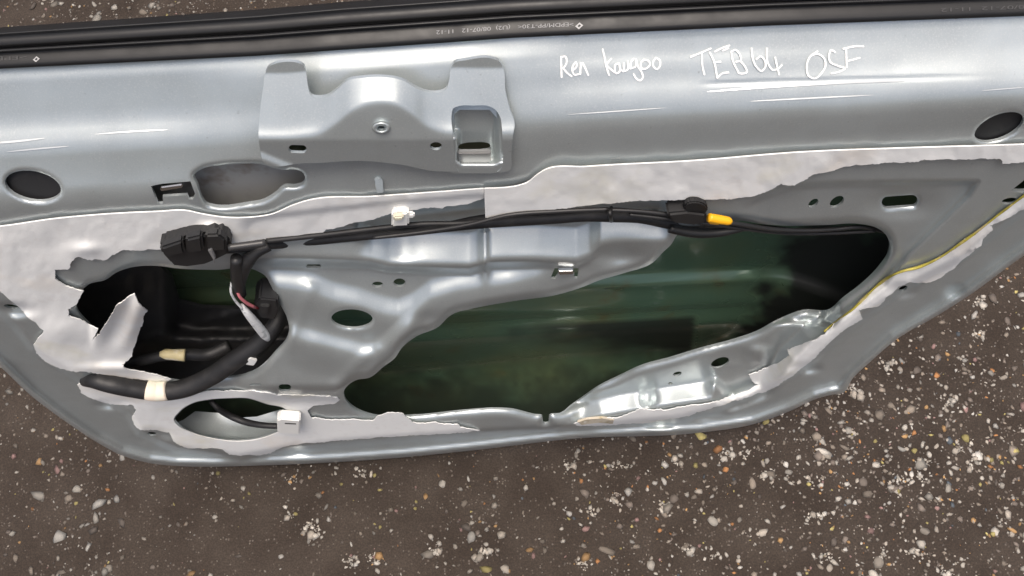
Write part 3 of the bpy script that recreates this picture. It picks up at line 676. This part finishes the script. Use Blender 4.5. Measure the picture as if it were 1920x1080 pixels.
# block that carries the harness past the opening
hb1 = prism('cable_carrier', [(297,466),(302,458),(322,455),(345,447),(385,440),(408,438),(422,444),(433,458),(432,478),(408,490),(388,498),(352,503),(322,500),(304,480)], .014, .020, M_PLA, har, bev=.003)
for pts, hh in (([(300,466),(342,452),(347,476),(318,482),(303,478)], .019), ([(347,450),(378,443),(382,472),(350,477)], .021), ([(384,442),(410,441),(424,452),(425,470),(386,474)], .018)):
    prism('carrier_rib', pts, hh, .008, M_PLA, hb1, bev=.0018)
prism('metal_pin', [(389,470),(397,466),(404,484),(402,496),(399,487)], .019, .003, mat('pin_steel', (.33, .33, .33), .5, .5), hb1, bev=.0006)
# grommet disc, yellow clip and tie on the right end
gd = prism('round_clip', ell(1305, 392, 23, 13, 4, 20), .010, .006, M_RUB, har, bev=.002)
prism('clip_foot', [(1250,402),(1290,398),(1325,402),(1327,418),(1300,424),(1262,420)], .012, .014, M_PLA, har, bev=.002)
yc = tube('yellow_clip', [(1329,408,.016,8.5),(1345,411,.016,9),(1358,413,.016,8.5),(1367,415,.016,7.5),(1370,416,.016,5.5)], M_YEL, har, seg=14, step=3)
prism('clip_lip', [(1328,416),(1350,419),(1349,423),(1329,421)], .017, .004, M_YEL, yc, bev=.0008)
tube('cable_tie', [(1146,390,.0,4),(1144,396,.008,4),(1145,406,.009,4.5),(1146,414,.0,4)], M_RUB, har, seg=8, step=3)
wc = prism('cable_clip', [(734,404),(742,400),(766,400),(767,410),(767,424),(745,425),(733,427),(735,416)], .006, .012, M_WHITE, har, bev=.0015)
prism('clip_pin', [(764,402),(776,402),(779,406),(776,410),(764,410)], .004, .004, M_WHITE, wc, bev=.0012)
prism('clip_jaw', [(737,408),(757,407),(756,414),(738,416)], .010, .005, mat('aged_plastic', (.60, .57, .45), .45), wc, bev=.0012)

prism('foam_scrap', [(455,678),(470,672),(482,677),(476,686),(461,684)], .002, .003, M_FOAM, door, bev=.0006)
prism('sealant_smear', [(1082,792),(1100,786),(1130,784),(1152,788),(1150,795),(1120,793),(1090,797)], .0, .003, mat('tan_sealant', (.56,.50,.40), .7, var=[(120, (.45,.38,.24), .5, .6)]), door, bev=.0008, hfn=lambda p: H(p, False) + .004)
# lanced tab twisted out of the panel
prism('lanced_tab', [(702,336),(712,333),(718,340),(719,362),(707,363),(704,350)], .006, .0015, M_SILVER, panel, bev=.0004, hfn=lambda p: H(p, False) + .001 + (p[:, 1] - 333) * .00012)

con = thing('wiring_conduit', 'thick black ribbed conduit sweeping across the lower front opening', 'cable conduit')
tube('sleeve', [(160,715,-.002,10),(175,714,.006,14),(200,719,.010,16.5),(250,729,.012,17),(300,735,.012,17),(345,728,.010,18),(395,706,.004,18),(445,672,-.004,18),(490,640,-.014,18),(520,605,-.026,16),(535,570,-.045,14)], M_LOOM, con, seg=18)
tube('tape_band', [(275,732,.0125,18.2),(283,733,.0128,18.9),(294,734,.0128,18.6),(304,733.5,.0126,18.6),(313,732.5,.0122,18.2)], M_CREAM, con, seg=18, step=3)
iw = thing('inner_lead', 'dark cable with an old yellowed tape wrap deep inside the front opening', 'cable')
tube('lead', [(235,682,-.02,9),(265,676,-.016,10),(300,668,-.016,10),(345,664,-.018,11),(390,664,-.022,12),(430,648,-.03,12)], M_LOOM, iw, seg=12)
tube('tape_wrap', [(300,664,-.012,5),(308,664,-.012,9),(325,665,-.012,10.5),(347,666,-.012,12)], M_OLD, iw, seg=14, step=3)
sw = thing('speaker_lead', 'short black cable with a white plug hanging out of the speaker hole', 'cable')
tube('lead', [(395,752,-.035,5),(412,768,-.025,6),(432,780,-.012,6.5),(460,791,-.004,6.5),(490,797,.003,6),(522,799,.006,5.5)], M_LOOM, sw, seg=12)
pl = prism('plug', [(519,789),(527,786),(563,789),(562,815),(520,812)], .016, .012, M_WHITE, sw, bev=.0015)
prism('plug_slot', [(534,793.5),(555,794.5),(555,796),(534,795)], .0165, .002, M_PLA, pl, bev=0)

# ------------------------------------------------------------------ ground
GZ = min(v.co.z for v in skin.data.vertices)
def ground_mat():
    m = bpy.data.materials.new('worn_asphalt'); m.use_nodes = True; t = m.node_tree; b = t.nodes['Principled BSDF']
    tc = t.nodes.new('ShaderNodeTexCoord')
    def nz(s, d=5.0):
        n = t.nodes.new('ShaderNodeTexNoise'); n.inputs['Scale'].default_value = s; n.inputs['Detail'].default_value = d; t.links.new(tc.outputs['Object'], n.inputs['Vector']); return n
    def ramp(src, stops):
        r = t.nodes.new('ShaderNodeValToRGB'); e = r.color_ramp.elements
        e[0].position, e[0].color = stops[0][0], (*stops[0][1], 1); e[1].position, e[1].color = stops[1][0], (*stops[1][1], 1)
        for p_, c_ in stops[2:]: q = e.new(p_); q.color = (*c_, 1)
        t.links.new(src, r.inputs['Fac']); return r
    base = ramp(nz(14).outputs['Fac'], [(.35, (.032, .0235, .018)), (.7, (.051, .040, .032))])
    fine = ramp(nz(420, 3).outputs['Fac'], [(.4, (.75, .75, .75)), (.62, (1.15, 1.12, 1.1))])
    mul = t.nodes.new('ShaderNodeMix'); mul.data_type = 'RGBA'; mul.blend_type = 'MULTIPLY'; mul.inputs[0].default_value = 1
    t.links.new(base.outputs['Color'], mul.inputs[6]); t.links.new(fine.outputs['Color'], mul.inputs[7])
    vo = t.nodes.new('ShaderNodeTexVoronoi'); vo.inputs['Scale'].default_value = 260; vo.inputs['Randomness'].default_value = 1
    t.links.new(tc.outputs['Object'], vo.inputs['Vector'])
    sep = t.nodes.new('ShaderNodeSeparateColor'); t.links.new(vo.outputs['Color'], sep.inputs['Color'])
    a = t.nodes.new('ShaderNodeMath'); a.operation = 'GREATER_THAN'; a.inputs[1].default_value = .86; t.links.new(sep.outputs['Red'], a.inputs[0])
    c = t.nodes.new('ShaderNodeMath'); c.operation = 'LESS_THAN'; c.inputs[1].default_value = .36; t.links.new(vo.outputs['Distance'], c.inputs[0])
    mm = t.nodes.new('ShaderNodeMath'); mm.operation = 'MULTIPLY'; t.links.new(a.outputs[0], mm.inputs[0]); t.links.new(c.outputs[0], mm.inputs[1])
    m2 = t.nodes.new('ShaderNodeMath'); m2.operation = 'MULTIPLY'; m2.inputs[1].default_value = .55; t.links.new(mm.outputs[0], m2.inputs[0])
    sc_ = ramp(sep.outputs['Green'], [(.3, (.10, .082, .068)), (.8, (.16, .138, .12))])
    mx = t.nodes.new('ShaderNodeMix'); mx.data_type = 'RGBA'; t.links.new(m2.outputs[0], mx.inputs[0]); t.links.new(mul.outputs[2], mx.inputs[6]); t.links.new(sc_.outputs['Color'], mx.inputs[7])
    t.links.new(mx.outputs[2], b.inputs['Base Color']); b.inputs['Roughness'].default_value = .85; b.inputs['Specular IOR Level'].default_value = .25
    bp_ = t.nodes.new('ShaderNodeBump'); bp_.inputs['Strength'].default_value = .6; bp_.inputs['Distance'].default_value = .002
    t.links.new(nz(260, 4).outputs['Fac'], bp_.inputs['Height']); t.links.new(bp_.outputs['Normal'], b.inputs['Normal'])
    return m
g = link('ground', [(-60, -60, GZ), (60, -60, GZ), (60, 60, GZ), (-60, 60, GZ)], [(0, 1, 2, 3)], ground_mat(), smooth=False)
g['kind'] = 'structure'

def grit():
    ico = bmesh.new(); bmesh.ops.create_icosphere(ico, subdivisions=1, radius=1)
    IV = np.array([v.co[:] for v in ico.verts]); ico.faces.ensure_lookup_table(); IF = np.array([[v.index for v in f.verts] for f in ico.faces]); ico.free()
    n = 78000
    x = rng.uniform(-1.15, 1.15, n); y = rng.uniform(-.62, 1.1, n)
    # denser towards the right, in loose drifts
    dens = .19 + .78 * sst((x + .15) / .7) + .22 * vnoise(np.stack([x * 100, y * 100], 1), 9)
    dens = np.where(y > .12, .5, dens)
    keep = rng.random(n) < np.clip(dens, .1, 1)
    x, y = x[keep], y[keep]; n = len(x)
    # about a third of the chips lie in small broken clusters
    nc = 420; cx = rng.uniform(-.35, 1.15, nc); cy = rng.uniform(-.62, 1.1, nc); grp = rng.integers(0, nc, n)
    inc = (rng.random(n) < np.where(x > 0, .30, .10)) & (cx[grp] > x - 2)
    x = np.where(inc, cx[grp] + rng.normal(0, .006, n), x); y = np.where(inc, cy[grp] + rng.normal(0, .005, n), y)
    r = np.clip(rng.lognormal(math.log(.0017), .58, n), .0007, .0085)
    pal = np.array([(.50, .46, .40), (.42, .37, .31), (.30, .25, .20), (.22, .18, .15), (.55, .52, .47), (.50, .30, .13), (.45, .21, .08), (.50, .42, .16), (.36, .22, .20), (.12, .14, .16)])
    pr = np.array([.20, .20, .18, .16, .10, .05, .035, .03, .03, .015]); pr /= pr.sum()
    ci = rng.choice(len(pal), n, p=pr); ci = np.where(inc & (rng.random(n) < .85), np.where(rng.random(n) < .6, 0, 1), ci)
    # the larger clustered cream chips
    V = np.empty((n, len(IV), 3)); sc3 = np.stack([r * rng.uniform(.7, 1.5, n), r * rng.uniform(.6, 1.1, n), r * rng.uniform(.12, .32, n)], 1)
    an = rng.uniform(0, 2 * np.pi, n); c, s = np.cos(an), np.sin(an)
    for k in range(len(IV)):
        j = rng.uniform(.45, 1.4, n)[:, None] * IV[k][None] * sc3 * 1.1
        V[:, k, 0] = x + j[:, 0] * c - j[:, 1] * s; V[:, k, 1] = y + j[:, 0] * s + j[:, 1] * c; V[:, k, 2] = GZ + j[:, 2] + sc3[:, 2] * .25
    Fa = (IF[None] + (np.arange(n) * len(IV))[:, None, None]).reshape(-1, 3)
    m = bpy.data.materials.new('grit_stone'); m.use_nodes = True; t = m.node_tree; b = t.nodes['Principled BSDF']
    at = t.nodes.new('ShaderNodeAttribute'); at.attribute_name = 'stone'; t.links.new(at.outputs['Color'], b.inputs['Base Color']); b.inputs['Roughness'].default_value = .8
    ob = link('loose_grit', V.reshape(-1, 3), Fa, m)
    col = np.repeat(np.clip(pal[ci] * (rng.uniform(.40, .92, n) * np.where(inc, 1.05, .62 + .33 * sst((x + .2) / .6)))[:, None], 0, .8), len(IV), 0)
    ca = ob.data.color_attributes.new('stone', 'FLOAT_COLOR', 'POINT')
    ca.data.foreach_set('color', np.concatenate([col, np.ones((len(col), 1))], 1).astype(np.float32).ravel())
    ob['kind'] = 'stuff'
    return ob
grit()
